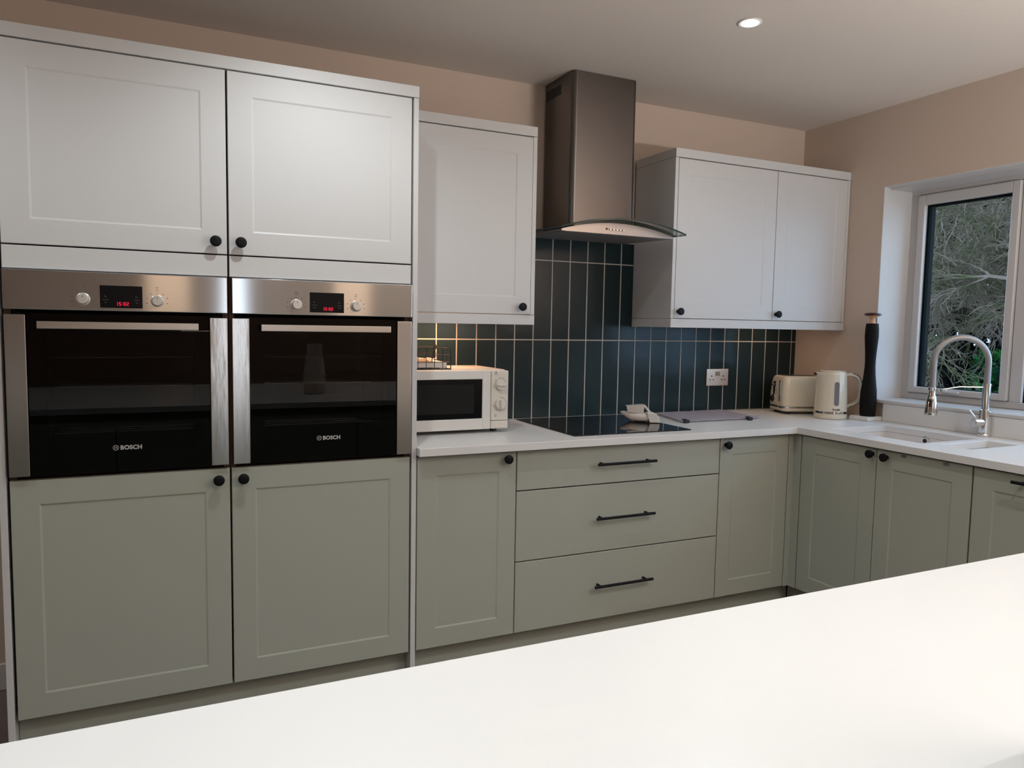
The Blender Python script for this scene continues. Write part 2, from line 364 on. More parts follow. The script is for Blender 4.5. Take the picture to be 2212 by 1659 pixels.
# ------------------------------------------------------------------ tiled splashback
TX0, TP, TH = 0.908-0.0961*2, 0.0961, 0.374
bm = nb(); G = 0.0026
rows = [(0.9130, 1.286), (1.286, 1.660), (1.660, 1.766)]
def tile(xa, xb, za, zb):
    if xb-xa < 0.01 or zb-za < 0.01: return
    box(bm, xa+G, xb-G, W, WB-0.002, za+G, zb-G, 0.0011)
zones = [(0.640, 1.236, 1.394), (1.236, 1.932, 1.766), (1.932, 3.052, 1.394)]
cols = [0.640]+[TX0+i*TP for i in range(0, 30) if 0.65 < TX0+i*TP < 3.05]+[3.056]
for xa, xb in zip(cols, cols[1:]):
    mid = (xa+xb)/2
    top = 1.766 if 1.236 < mid < 1.932 or (xa < 1.236 < xb) or (xa < 1.932 < xb) else 1.394
    for za, zb in rows:
        if za < top: tile(xa, xb, za, min(zb, top) if zb < top or top > 1.5 else min(zb, top))
spl = Thing('splashback', 'dark teal vertical tiles with pale grout behind the hob and worktop', 'tiles', (1.85, W, 0.913))
spl.part('tile_field', bm, 'tile')
bm = nb(); box(bm, 0.640, 3.057, W+0.0012, WB-0.0005, 0.913, 1.394); box(bm, 1.20, 1.96, W+0.0012, WB-0.0005, 1.394, 1.766); spl.part('grout', bm, 'grout')
bm = nb(); box(bm, 1.20, 1.96, W-0.001, WB-0.0005, 1.7655, 1.7715); spl.part('edge_trim', bm, 'skirting')

# ------------------------------------------------------------------ tall oven units
YM = mapY(0.0)
def tall_unit(x0, x1, hinge_left, label):
    t = Thing('tall_cabinet', label, 'cabinet', ((x0+x1)/2, 0.3, 0.0))
    bm = nb()
    for a, b in ((x0+0.001, x0+0.018), (x1-0.018, x1-0.001)): box(bm, a, b, 0.021, 0.60, 0.16, 2.120)
    for za, zb in ((0.162, 0.180), (0.862, 0.880), (1.491, 1.509), (2.10, 2.118)): box(bm, x0+0.018, x1-0.018, 0.021, 0.60, za, zb)
    box(bm, x0+0.018, x1-0.018, 0.594, 0.60, 0.18, 2.10); t.part('carcass', bm, 'carcass')
    for v0, v1, mat, kv, nm in ((1.560, 2.122, 'white', 1.597, 'upper_door'), (0.163, 0.879, 'sage', 0.846, 'lower_door')):
        d = t.part(nm, door_bm(YM, x0+0.003, x1-0.003, v0, v1, m=0.071), mat)
        t.part('knob', knob_bm(YM, (x1-0.037) if hinge_left else (x0+0.037), kv), 'black', d)
    t.part('filler_strip', door_bm(YM, x0+0.003, x1-0.003, 1.4905, 1.5555), 'white')
    return t
tall_unit(-0.600, 0.0, True, 'tall white and sage cabinet holding the left oven at photo edge')
tall_unit(0.0, 0.600, False, 'tall white and sage cabinet holding the oven nearer the microwave')
def slab(name, label, cat, args, mat, bev=0.001, group=None):
    bm = nb(); box(bm, *args, bev); return tag(fin(name, bm, mat), label, cat, group)
slab('end_panel', 'white floor-length end panel left of the left oven cabinet', 'panel', (-0.623, -0.605, 0.0, WB-0.02, 0.0, 2.125), 'white')
slab('end_panel', 'white floor-length end panel between oven cabinet and microwave worktop', 'panel', (0.604, 0.622, 0.0, WB-0.02, 0.0, 2.125), 'white')
slab('cornice', 'long white cornice board on top of the tall oven cabinets', 'cornice', (-0.640, 0.623, -0.001, WB-0.002, 2.1265, 2.165), 'white')
slab('plinth', 'sage plinth under the tall oven cabinets in shadow', 'plinth', (-0.604, 0.603, 0.055, 0.071, 0.0, 0.157), 'sage')
slab('plinth', 'sage plinth under the base units by the hob', 'plinth', (0.624, 2.49, 0.055, 0.071, 0.0, 0.157), 'sage')
slab('plinth', 'sage plinth under the sink run cabinets', 'plinth', (2.494, 2.51, -1.70, 0.053, 0.0, 0.157), 'sage')

# ------------------------------------------------------------------ ovens
SEG = {'0': 'abcdef', '1': 'bc', '2': 'abged', '5': 'afgcd'}
def seg_digit(bm, ch, x, z, w, h, y, t=0.0016):
    S = {'a': (x, x+w, z+h-t, z+h), 'g': (x, x+w, z+h/2-t/2, z+h/2+t/2), 'd': (x, x+w, z, z+t), 'f': (x, x+t, z+h/2, z+h), 'b': (x+w-t, x+w, z+h/2, z+h), 'e': (x, x+t, z, z+h/2), 'c': (x+w-t, x+w, z, z+h/2)}
    for s in SEG[ch]:
        a, b, c, d = S[s]; box(bm, a, b, y-0.0004, y, c, d)
def oven(cx, label):
    t = Thing('built_in_oven', label, 'oven', (cx, 0.3, 0.882))
    a, b = cx-0.2955, cx+0.2955
    # body
    bm = nb()
    for x0, x1, y0, y1, z0, z1 in ((a+0.018, a+0.040, 0.021, 0.575, 0.885, 1.484), (b-0.040, b-0.018, 0.021, 0.575, 0.885, 1.484), (a+0.04, b-0.04, 0.56, 0.575, 0.885, 1.484), (a+0.04, b-0.04, 0.021, 0.56, 0.885, 0.925), (a+0.04, b-0.04, 0.021, 0.56, 1.335, 1.484)):
        box(bm, x0, x1, y0, y1, z0, z1)
    t.part('oven_cavity', bm, 'enamel')
    for z in (1.005, 1.145, 1.235):
        bm = nb()
        for k in range(5 if z > 1.2 else 9): tube(bm, [(a+0.045, 0.06+k*0.05, z), (b-0.045, 0.06+k*0.05, z)], 0.0022, 6)
        for x in (a+0.048, b-0.048): tube(bm, [(x, 0.055, z), (x, 0.47, z)], 0.003, 6)
        t.part('wire_rack', bm, 'chrome')
    # control panel
    bm = nb(); box(bm, a, b, -0.016, 0.019, 1.374, 1.4875, 0.003, 2); cp = t.part('control_panel', bm, 'steel')
    dx = 0.0
    dl = (-0.055, 0.057)
    bm = nb(); box(bm, cx+dl[0], cx+dl[1], -0.0175, -0.015, 1.384, 1.4495, 0.0005); t.part('display', bm, 'display', cp)
    bm = nb(); w = 0.0055; x = cx-0.010; z = 1.391; y = -0.0177
    seg_digit(bm, '1', x-0.004, z, w, 0.0105, y); seg_digit(bm, '5', x+0.0045, z, w, 0.0105, y)
    box(bm, x+0.0125, x+0.0137, y-0.0004, y, z+0.0025, z+0.004); box(bm, x+0.0125, x+0.0137, y-0.0004, y, z+0.007, z+0.0085)
    seg_digit(bm, '0', x+0.0165, z, w, 0.0105, y); seg_digit(bm, '2', x+0.0245, z, w, 0.0105, y)
    t.part('clock_digits', bm, 'digits', cp)
    for sx in (-0.040, 0.042):
        bm = nb()
        box(bm, cx+sx-0.008, cx+sx+0.008, -0.0180, -0.0176, 1.4075, 1.4085); box(bm, cx+sx-0.003, cx+sx+0.003, -0.018, -0.0176, 1.399, 1.4005)
        box(bm, cx+sx-0.003, cx+sx+0.003, -0.018, -0.0176, 1.416, 1.417); box(bm, cx+sx-0.003, cx+sx-0.002, -0.018, -0.0176, 1.417, 1.421)
        t.part('display_mark', bm, 'ink', cp)
    for kx in (cx-0.098, cx+0.097):
        bm = nb(); lathe(bm, [(0.0185, -0.0165), (0.0185, -0.019), (0.0165, -0.0205)], (kx, 0, 1.4075), 'Y', 36); t.part('dial_ring', bm, 'satin', cp)
        bm = nb(); lathe(bm, [(0.0150, -0.0165), (0.0148, -0.034), (0.0135, -0.037), (0.0120, -0.0375)], (kx, 0, 1.4075), 'Y', 36)
        kn = t.part('control_dial', bm, 'satin', cp)
        bm = nb(); rr = 0.029
        for k in range(-3, 4):
            if k == 0: continue
            an = k*0.62; px = kx+rr*math.sin(an); pz = 1.4075+rr*math.cos(an)*0.85
            box(bm, px-0.002, px+0.002, -0.0166, -0.0159, pz-0.0008, pz+0.0008)
        box(bm, kx-0.001, kx+0.001, -0.0166, -0.0159, 1.431, 1.433)
        zz = 1.440
        if kx > cx: box(bm, kx-0.005, kx+0.005, -0.0166, -0.0159, zz+0.007, zz+0.0078); box(bm, kx-0.0004, kx+0.0004, -0.0166, -0.0159, zz, zz+0.007); box(bm, kx-0.005, kx+0.005, -0.0166, -0.0159, zz-0.001, zz-0.0002)
        else:
            for q in (0, 0.009): box(bm, kx-0.0045, kx+0.0045, -0.0166, -0.0159, zz+q, zz+q+0.0007); box(bm, kx-0.0045+q, kx-0.0038+q, -0.0166, -0.0159, zz, zz+0.009)
        for k in range(3):     # lead lines to the function symbols
            tube(bm, [(kx-0.032+0.002*k, -0.0163, 1.400-0.006*k), (kx-0.022, -0.0163, 1.398-0.006*k), (kx-0.013+0.003*k, -0.0163, 1.391-0.003*k)], 0.00025, 4)
        t.part('dial_marks', bm, 'ink', cp)
        bm = nb(); box(bm, kx-0.0008, kx+0.0008, -0.0380, -0.0374, 1.413, 1.419); t.part('dial_pointer', bm, 'ink', cp)
    # door
    dz0, dz1 = 0.893, 1.3665
    bm = nb()
    box(bm, a+0.054, a+0.098, 0.000, 0.019, dz0, dz1); box(bm, b-0.098, b-0.054, 0.000, 0.019, dz0, dz1)
    box(bm, a+0.098, b-0.098, 0.000, 0.019, dz0, 0.955); box(bm, a+0.098, b-0.098, 0.000, 0.019, 1.305, dz1)
    box(bm, a+0.03, b-0.03, 0.004, 0.019, dz1+0.0005, 1.3735)
    door = t.part('door', bm, 'ovenblack')
    bm = nb(); box(bm, a+0.053, b-0.053, -0.006, -0.001, dz0, dz1-0.002, 0.0006); t.part('door_glass', bm, 'ovenglass', door)
    for x0, x1 in ((a, a+0.0525), (b-0.0525, b)):
        bm = nb(); box(bm, x0, x1, -0.012, 0.019, dz0, dz1-0.006, 0.0025, 2); t.part('side_trim', bm, 'steel_trim', door)
    bm = nb(); box(bm, cx-0.2115, cx+0.2095, -0.052, -0.040, 1.3205, 1.3420, 0.002, 2)
    for s in (-1, 1): box(bm, cx+s*0.185-0.008, cx+s*0.185+0.008, -0.041, -0.006, 1.325, 1.338, 0.002)
    t.part('handle', bm, 'brushed', door)
    # badge: ring emblem and lettering
    bm = text_bm('BOSCH', 0.0175, 0.0007, 0.0003, space=1.05); xf(bm, FACEY(cx-0.012, -0.0064, 0.9585))
    ex, ez = cx-0.024, 0.9645
    def arc(r, a0, a1, th, n=24):
        for k in range(n):
            p, q = a0+(a1-a0)*k/n, a0+(a1-a0)*(k+1)/n
            vs = [bm.verts.new((ex+rr2*math.cos(an), -0.0067, ez+rr2*math.sin(an))) for rr2, an in ((r-th/2, p), (r+th/2, p), (r+th/2, q), (r-th/2, q))]
            bm.faces.new(vs)
    arc(0.0075, 0, 2*PI, 0.0012, 32)
    box(bm, ex-0.0035, ex-0.0022, -0.0068, -0.0064, ez-0.0055, ez+0.0055); box(bm, ex+0.0022, ex+0.0035, -0.0068, -0.0064, ez-0.0055, ez+0.0055); box(bm, ex-0.003, ex+0.003, -0.0068, -0.0064, ez-0.0006, ez+0.0006)
    t.part('maker_badge', bm, 'logo', door)
    return t
oven(-0.3005, 'left built-in steel and black glass oven at photo edge')
oven(0.3030, 'built-in steel and black glass oven beside the microwave')

# ------------------------------------------------------------------ base units along the back wall
def base_carcass(t, x0, x1):
    bm = nb(); box(bm, x0+0.001, x0+0.018, 0.021, 0.58, 0.162, 0.880); box(bm, x1-0.018, x1-0.001, 0.021, 0.58, 0.162, 0.880)
    box(bm, x0+0.018, x1-0.018, 0.021, 0.58, 0.162, 0.180); box(bm, x0+0.018, x1-0.018, 0.021, 0.58, 0.80, 0.815); box(bm, x0+0.018, x1-0.018, 0.565, 0.58, 0.18, 0.8)
    t.part('carcass', bm, 'carcass')
t = Thing('base_cabinet', 'narrow sage base cabinet with one shaker door under the microwave', 'cabinet', (0.82, 0.3, 0))
base_carcass(t, 0.624, 1.020); d = t.part('door', door_bm(YM, 0.626, 1.018, 0.163, 0.876, m=0.071), 'sage'); t.part('knob', knob_bm(YM, 0.977, 0.851), 'black', d)
t = Thing('drawer_cabinet', 'wide sage cabinet of three flat drawers under the hob', 'cabinet', (1.512, 0.3, 0))
base_carcass(t, 1.020, 2.004)
for v0, v1, hv in ((0.7235, 0.876, 0.807), (0.4455, 0.7185, 0.587), (0.163, 0.4405, 0.3075)):
    d = t.part('drawer_front', door_bm(YM, 1.022, 2.002, v0, v1), 'sage'); t.part('bar_handle', bar_bm(YM, 1.505, hv), 'black', d)
t = Thing('base_cabinet', 'narrow sage base cabinet with shaker door right of the drawers', 'cabinet', (2.206, 0.3, 0))
base_carcass(t, 2.004, 2.408); d = t.part('door', door_bm(YM, 2.006, 2.405, 0.163, 0.876, m=0.071), 'sage'); t.part('knob', knob_bm(YM, 2.034, 0.848), 'black', d)
bm = nb(); prism(bm, [(2.408, 0.0), (2.439, 0.0), (2.439, -0.043), (2.457, -0.043), (2.457, 0.018), (2.408, 0.018)], 'Z', 0.161, 0.880)
tag(fin('corner_post', bm, 'sage'), 'sage L-shaped corner post where the two cabinet runs meet', 'corner post')
# right-hand run
XM = mapX(2.439)
def right_carcass(t, ya, yb):
    bm = nb(); box(bm, 2.460, 3.03, ya-0.018, ya-0.001, 0.162, 0.70); box(bm, 2.460, 3.03, yb+0.001, yb+0.018, 0.162, 0.70); box(bm, 2.460, 3.03, yb+0.018, ya-0.018, 0.162, 0.18)
    box(bm, 2.460, 2.475, yb+0.018, ya-0.018, 0.18, 0.700); t.part('carcass', bm, 'carcass')
t = Thing('sink_cabinet', 'sage double-door base cabinet under the white sink', 'cabinet', (2.74, -0.44, 0))
right_carcass(t, -0.046, -0.836)
d = t.part('door', door_bm(XM, 0.0475, 0.4365, 0.163, 0.876, m=0.071), 'sage'); t.part('knob', knob_bm(XM, 0.419, 0.854), 'black', d)
d = t.part('door', door_bm(XM, 0.4395, 0.8335, 0.163, 0.876, m=0.071), 'sage'); t.part('knob', knob_bm(XM, 0.486, 0.850), 'black', d)
for u in (0.560, 0.735):
    bm = nb(); box(bm, 2.4375, 2.439, -u-0.011, -u+0.011, 0.861, 0.873, 0.0005); t.part('bumper_pad', bm, 'gauge', d)
t = Thing('dishwasher_cabinet', 'sage base unit with bar handle cut off by the right photo edge', 'cabinet', (2.74, -1.14, 0))
right_carcass(t, -0.838, -1.44)
d = t.part('door', door_bm(XM, 0.840, 1.437, 0.163, 0.876, m=0.071), 'sage'); t.part('bar_handle', bar_bm(XM, 1.130, 0.854), 'black', d)
slab('filler_panel', 'sage closing panel at the far end of the sink run', 'panel', (2.44, 3.03, -1.70, -1.442, 0.162, 0.88), 'sage')

# ------------------------------------------------------------------ worktop, sink, tap
S1 = (2.548, 2.905, -0.552, -0.108); S2 = (2.590, 2.890, -0.725, -0.598)
def inc(x, y):
    if x < 2.421 and y < -0.032: return False
    for s in (S1, S2):
        if s[0] < x < s[1] and s[2] < y < s[3]: return False
    return True
xs = [0.6235, 2.421, S1[0], S2[0], S2[1], S1[1], 3.057]; ys = [-1.74, S2[2], S2[3], S1[2], S1[3], -0.032, 0.612]
bm = nb(); gridslab(bm, xs, ys, inc, 0.8825, 0.912, 0.0018)
wt = fin('worktop', bm, 'quartz'); tag(wt, 'white L-shaped quartz worktop running under hob, toaster and sink', 'worktop')
t = Thing('sink', 'white one and a half bowl undermounted sink below the window', 'sink', (2.73, -0.4, 0.70))
def bowl(s, zb, mat='sinkwhite'):
    bm = nb(); x0, x1, y0, y1 = s; g = 0.012
    box(bm, x0-g, x0+0.0015, y0-g, y1+g, zb, 0.882); box(bm, x1-0.0015, x1+g, y0-g, y1+g, zb, 0.882)
    box(bm, x0+0.0015, x1-0.0015, y0-g, y0+0.0015, zb, 0.882); box(bm, x0+0.0015, x1-0.0015, y1-0.0015, y1+g, zb, 0.882)
    box(bm, x0-g, x1+g, y0-g, y1+g, zb-0.012, zb); return bm
t.part('main_bowl', bowl(S1, 0.715), 'sinkwhite'); t.part('half_bowl', bowl(S2, 0.800), 'sinkwhite')
bm = nb(); lathe(bm, [(0.019, 0.0), (0.019, -0.004), (0.014, -0.006)], (2.9033, -0.317, 0.868), 'X', 28); ov = t.part('overflow', bm, 'chrome')
bm = nb(); lathe(bm, [(0.011, 0.0), (0.010, -0.0066)], (2.9030, -0.317, 0.868), 'X', 20); t.part('overflow_hole', bm, 'blackplastic', ov)
bm = nb(); lathe(bm, [(0.045, 0.0), (0.045, 0.003), (0.03, 0.004)], (2.73, -0.33, 0.715), 'Z', 32); t.part('drain', bm, 'chrome')

TXc, TYc = 3.005, -0.510
t = Thing('kitchen_tap', 'chrome pull-down tap with arched grey hose in front of window', 'tap', (TXc, TYc, 0.912))
bm = nb(); lathe(bm, [(0.0295, 0.912), (0.0295, 0.9165), (0.0255, 0.920), (0.0235, 0.928), (0.0225, 1.026), (0.0165, 1.029), (0.0162, 1.130), (0.0175, 1.131), (0.0175, 1.140), (0.0135, 1.141)], (TXc, TYc, 0), 'Z', 36)
t.part('body', bm, 'chrome')
hx, hy = 2.840, -0.378
dirv = Vector((hx-TXc, hy-TYc, 0)); R = dirv.length/2; dirv.normalize(); ctr = Vector((TXc, TYc, 0))+dirv*R
zt = 1.348-0.013-R
pts = [(TXc, TYc, 1.138), (TXc, TYc, 1.17), (TXc, TYc, zt-0.02)]
for k in range(25):
    a = PI*k/24; p = ctr - dirv*R*math.cos(a); pts.append((p.x, p.y, zt+R*math.sin(a)))
pts += [(hx, hy, zt-0.03), (hx, hy, 1.13), (hx, hy, 1.105)]
bm = nb(); tube(bm, pts, 0.0128, 16); t.part('hose', bm, 'hose')
bm = nb(); lathe(bm, [(0.0145, 1.117), (0.0165, 1.115), (0.0165, 1.104), (0.0135, 1.102), (0.0135, 1.082), (0.0175, 1.074), (0.0225, 1.045), (0.0255, 1.010), (0.0250, 0.996), (0.019, 0.994)], (hx, hy, 0), 'Z', 32)
hdp = t.part('spray_head', bm, 'chrome')
bm = nb(); p = Vector((hx, hy, 0)) - Vector((0.9, 0.43, 0))*0.0205
box(bm, p.x-0.006, p.x+0.006, p.y-0.006, p.y+0.006, 1.030, 1.066, 0.003); t.part('spray_button', bm, 'blackplastic', hdp)
bm = nb(); a0 = Vector((TXc, TYc, 1.124))-(-dirv)*0.0; tube(bm, [Vector((TXc, TYc, 1.124))+dirv*0.012, Vector((TXc, TYc, 1.122))+dirv*(R*1.0), Vector((hx, hy, 1.108))-dirv*0.040], 0.0035, 10)
box(bm, hx+0.012, hx+0.036, hy-0.024, hy-0.006, 1.098, 1.113, 0.002); t.part('docking_arm', bm, 'chrome')
lv = Vector((-0.88, 0.30, 0)).normalized(); c0 = Vector((TXc, TYc, 0.972))
bm = nb(); cyl(bm, c0+lv*0.012, c0+lv*0.050, 0.0195, 0.0185, 28); cyl(bm, c0+lv*0.050, c0+lv*0.054, 0.0185, 0.014, 28)
vb = t.part('valve', bm, 'chrome')
bm = nb(); tube(bm, [c0+lv*0.038+Vector((0, 0, 0.015)), c0+lv*0.075+Vector((0, 0, 0.055))], 0.0035, 10); t.part('lever', bm, 'chrome', vb)

# ------------------------------------------------------------------ hob
t = Thing('hob', 'black glass hob set flush in the white worktop', 'hob', (1.587, 0.30, 0.9122))
bm = nb(); box(bm, 1.2965, 1.880, 0.046, 0.596, 0.9122, 0.9170, 0.0012); t.part('glass_top', bm, 'hobglass')
ZM = P('faint_print', (0.011, 0.011, 0.011), 0.15)
for hxx, hyy, r in ((1.43, 0.42, 0.09), (1.74, 0.43, 0.075), (1.43, 0.19, 0.075), (1.73, 0.20, 0.105)):
    n = 48; bm = nb()
    for k in range(n):
        a, b = 2*PI*k/n, 2*PI*(k+1)/n
        bm.faces.new([bm.verts.new((hxx+rr*math.cos(q), hyy+rr*math.sin(q), 0.9172)) for rr, q in ((r-0.0006, a), (r+0.0006, a), (r+0.0006, b), (r-0.0006, b))])
    t.part('zone_ring', bm, ZM)

# ------------------------------------------------------------------ wall units
YW = 0.295; UM = mapY(YW)
def wall_unit(x0, x1, label, sideL, sideR, doors, cor=(2.1325, 2.172), zp=1.356, cx0=None):
    t = Thing('wall_cabinet', label, 'cabinet', ((x0+x1)/2, 0.45, zp))
    bm = nb(); zb, ztp = 1.399, 2.131
    box(bm, x0+0.0185, x1-0.0185, YW+0.021, 0.609, zb, zb+0.018); box(bm, x0+0.0185, x1-0.0185, YW+0.021, 0.609, ztp-0.018, ztp); box(bm, x0+0.0185, x1-0.0185, 0.600, 0.609, zb+0.018, ztp-0.018)
    for q in doors[1:]: box(bm, q[0]-0.017, q[0]+0.017, YW+0.021, 0.6, zb+0.018, ztp-0.018)
    t.part('carcass', bm, 'white')
    for s, a, b in (('L', x0, x0+0.018), ('R', x1-0.018, x1)):
        bm = nb(); box(bm, a, b, YW+0.001, 0.610, 1.3985, ztp, 0.0006); t.part('side_panel', bm, 'white')
    for a, b, ku in doors:
        d = t.part('door', door_bm(UM, a, b, 1.3995, 2.128, m=0.071), 'white'); t.part('knob', knob_bm(UM, ku, 1.430), 'black', d)
    bm = nb(); box(bm, x0, x1, YW-0.001, 0.610, cor[0], cor[1], 0.0008); t.part('cornice', bm, 'white')
    bm = nb(); box(bm, x0, x1, YW-0.001, YW+0.018, zp, 1.3965, 0.0008)
    if sideL: box(bm, x0, x0+0.018, YW+0.0185, 0.610, zp, 1.3965, 0.0006)
    if sideR: box(bm, x1-0.018, x1, YW+0.0185, 0.610, zp, 1.3965, 0.0006)
    t.part('pelmet', bm, 'white'); return t
wall_unit(0.6235, 1.231, 'single-door white wall cabinet between oven unit and extractor hood', False, True, [(0.630, 1.2115, 1.166)])
wall_unit(1.938, 3.056, 'double-door white wall cabinet between hood and right wall', True, False, [(1.958, 2.5555, 1.978), (2.5585, 3.036, 2.579)])

# ------------------------------------------------------------------ extractor hood
HX = 1.592
t = Thing('extractor_hood', 'steel chimney hood with curved glass canopy above the hob', 'extractor hood', (HX, 0.4, 1.75))
CX0, CX1, CY = 1.4255, 1.758, 0.352
def rr(x0, x1, y0, y1, r, n=8):
    p = []
    for k in range(n+1): a = PI+PI/2*k/n; p.append((x0+r+r*math.cos(a), y0+r+r*math.sin(a)))
    for k in range(n+1): a = 1.5*PI+PI/2*k/n; p.append((x1-r+r*math.cos(a), y0+r+r*math.sin(a)))
    p += [(x1, y1), (x0, y1)]; return p
bm = nb(); prism(bm, rr(CX0, CX1, CY, 0.605, 0.022), 'Z', 1.794, CEIL-0.002); ch = t.part('chimney', bm, 'steel_hood')
bm = nb()
for k in range(9): box(bm, CX0-0.0012, CX0-0.0002, 0.462+k*0.0155, 0.473+k*0.0155, 2.378, 2.420)
t.part('vent_slots', bm, 'blackplastic', ch)
arch = lambda x, base, h: base+h*(1-((x-HX)/0.300)**2)
n = 28; gl = []; X = [HX-0.300+0.600*i/n for i in range(n+1)]
yfront = lambda x: 0.143+0.035*(abs(x-HX)/0.3)**3 if x < HX else 0.143
bm = nb(); sec = []
def strip(bm, base, h, th, yf, yb, tilt=0.0, X=X):
    rows_ = []
    for x in X:
        z = arch(x, base, h); f = yf(x) if callable(yf) else yf
        rows_.append([(x, f, z), (x, f, z+th), (x, yb, z+th+tilt), (x, yb, z+tilt)])
    loft(bm, rows_)
strip(bm, 1.7560, 0.0455, 0.0075, yfront, 0.606, 0.012)
for f in bm.faces:
    f.normal_update()
bmesh.ops.recalc_face_normals(bm, faces=bm.faces)
for f in bm.faces:
    if abs(f.normal.z) < 0.7: f.material_index = 1
t.part('glass_canopy', bm, ['hoodglass', 'glassedge'])
# steel body: flat bottom, arched top
bm = nb(); rows_ = []
Xb = [HX-0.284+0.568*i/n for i in range(n+1)]
for x in Xb:
    z = min(arch(x, 1.7510, 0.044), arch(x, 1.7565, 0.0455)-0.001); rows_.append([(x, 0.212, 1.7475), (x, 0.212, max(z, 1.7485)), (x, 0.604, max(z, 1.7485)+0.012), (x, 0.604, 1.7600)])
loft(bm, rows_); bd = t.part('canopy_body', bm, P('hood_face_steel', (0.36, 0.315, 0.285), 0.34, metal=1.0))
bm = nb(); prism(bm, [(0.222, 1.7470), (0.222, 1.7478), (0.596, 1.7596), (0.596, 1.7588)], 'X', HX-0.262, HX+0.262); t.part('grease_filter', bm, 'hood_filter', bd)
for k in range(6):
    bm = nb(); lathe(bm, [(0.0045, 0.2125), (0.0045, 0.2085), (0.0035, 0.2075)], (1.526+k*0.0165, 0, 1.7685-0.0004*k), 'Y', 16)
    t.part('push_button', bm, M['chrome'] if k else P('red_button', (0.35, 0.01, 0.01), 0.3), bd)

# ------------------------------------------------------------------ microwave
t = Thing('microwave', 'white microwave with two dials on the worktop beside oven unit', 'microwave', (0.87, 0.42, 0.912))
ax, bx, fy, z0, z1 = 0.648, 1.096, 0.25, 0.928, 1.170
bm = nb(); box(bm, ax, bx, fy+0.032, 0.590, z0, z1, 0.006, 2); t.part('body', bm, 'mwwhite')
bm = nb(); w0, w1 = 0.668, 0.980
box(bm, ax, w0, fy, fy+0.031, z0, z1-0.003, 0.003); box(bm, w1, 1.0175, fy, fy+0.031, z0, z1-0.003, 0.003); box(bm, w0-0.003, w1+0.003, fy+0.0005, fy+0.031, z0, 0.973, 0.002); box(bm, w0-0.003, w1+0.003, fy+0.0005, fy+0.031, 1.133, z1-0.003, 0.002)
dr = t.part('door', bm, 'mwwhite')
bm = nb(); box(bm, w0, w1, fy+0.003, fy+0.03, 0.972, 1.134); t.part('window', bm, 'mwdark', dr)
bm = nb(); box(bm, w0+0.028, w1-0.035, fy+0.0022, fy+0.0031, 0.995, 1.112); t.part('window_mesh', bm, 'mwmesh', dr)
bm = nb(); box(bm, 1.019, bx, fy, fy+0.031, z0+0.034, z1-0.003, 0.004, 2); pn = t.part('control_panel', bm, 'creamplastic')
bm = nb(); box(bm, 1.019, bx, fy, fy+0.031, z0, z0+0.0328, 0.004, 2); t.part('door_button', bm, 'creamplastic')
for kz, horiz in ((1.109, True), (1.029, False)):
    kx = 1.0585
    bm = nb(); lathe(bm, [(0.0225, fy-0.0002), (0.0225, fy-0.008), (0.0205, fy-0.012), (0.0195, fy-0.012)], (kx, 0, kz), 'Y', 36)
    kn = t.part('dial', bm, 'creamplastic', pn)
    bm = nb()
    if horiz: box(bm, kx-0.0195, kx+0.0195, fy-0.021, fy-0.011, kz-0.0045, kz+0.0045, 0.003)
    else: box(bm, kx-0.0045, kx+0.0045, fy-0.021, fy-0.011, kz-0.0195, kz+0.0195, 0.003)
    t.part('dial_grip', bm, 'creamplastic', pn)
    bm = nb()
    if horiz:
        prev = None
        for k in range(20):
            a = -1.6+3.2*k/19; w = 0.0004+0.0012*k/19
            a2 = -1.6+3.2*(k+0.8)/19
            bm.faces.new([bm.verts.new((kx+q*math.sin(an), fy-0.0004, kz+q*math.cos(an))) for q, an in ((0.0255-w/2, a), (0.0255+w/2, a), (0.0255+w/2, a2), (0.0255-w/2, a2))])
        for a in (-1.75, -0.85, -0.1, 0.55, 1.0, 1.7):
            px, pz = kx+0.030*math.sin(a), kz+0.030*math.cos(a); box(bm, px-0.0025, px+0.0025, fy-0.0006, fy+0.0002, pz-0.0007, pz+0.0007)
    else:
        for k in range(22):
            a = 0.05+k*0.215; px, pz = kx+0.0285*math.sin(a), kz+0.0285*math.cos(a); s_ = 0.0011+0.0006*((k*7) % 3)
            box(bm, px-s_, px+s_, fy-0.0006, fy+0.0002, pz-0.0008, pz+0.0008)
    for q in ((0.046, 0.042) if horiz else (-0.042, -0.046, -0.050)):
        box(bm, kx-0.025, kx-0.014, fy-0.0006, fy+0.0002, kz+q-0.0006, kz+q+0.0006)
    if horiz: prism(bm, [(kx-0.024, kz+0.050), (kx-0.015, kz+0.050), (kx-0.0195, kz+0.056)], 'Y', fy-0.0006, fy+0.0002)
    t.part('dial_marks', bm, 'ink', pn)
for x in (ax+0.04, bx-0.04):
    for y in (fy+0.06, 0.55):
        bm = nb(); cyl(bm, (x, y, 0.9125), (x, y, 0.9285), 0.014, seg=16); t.part('foot', bm, 'blackplastic')

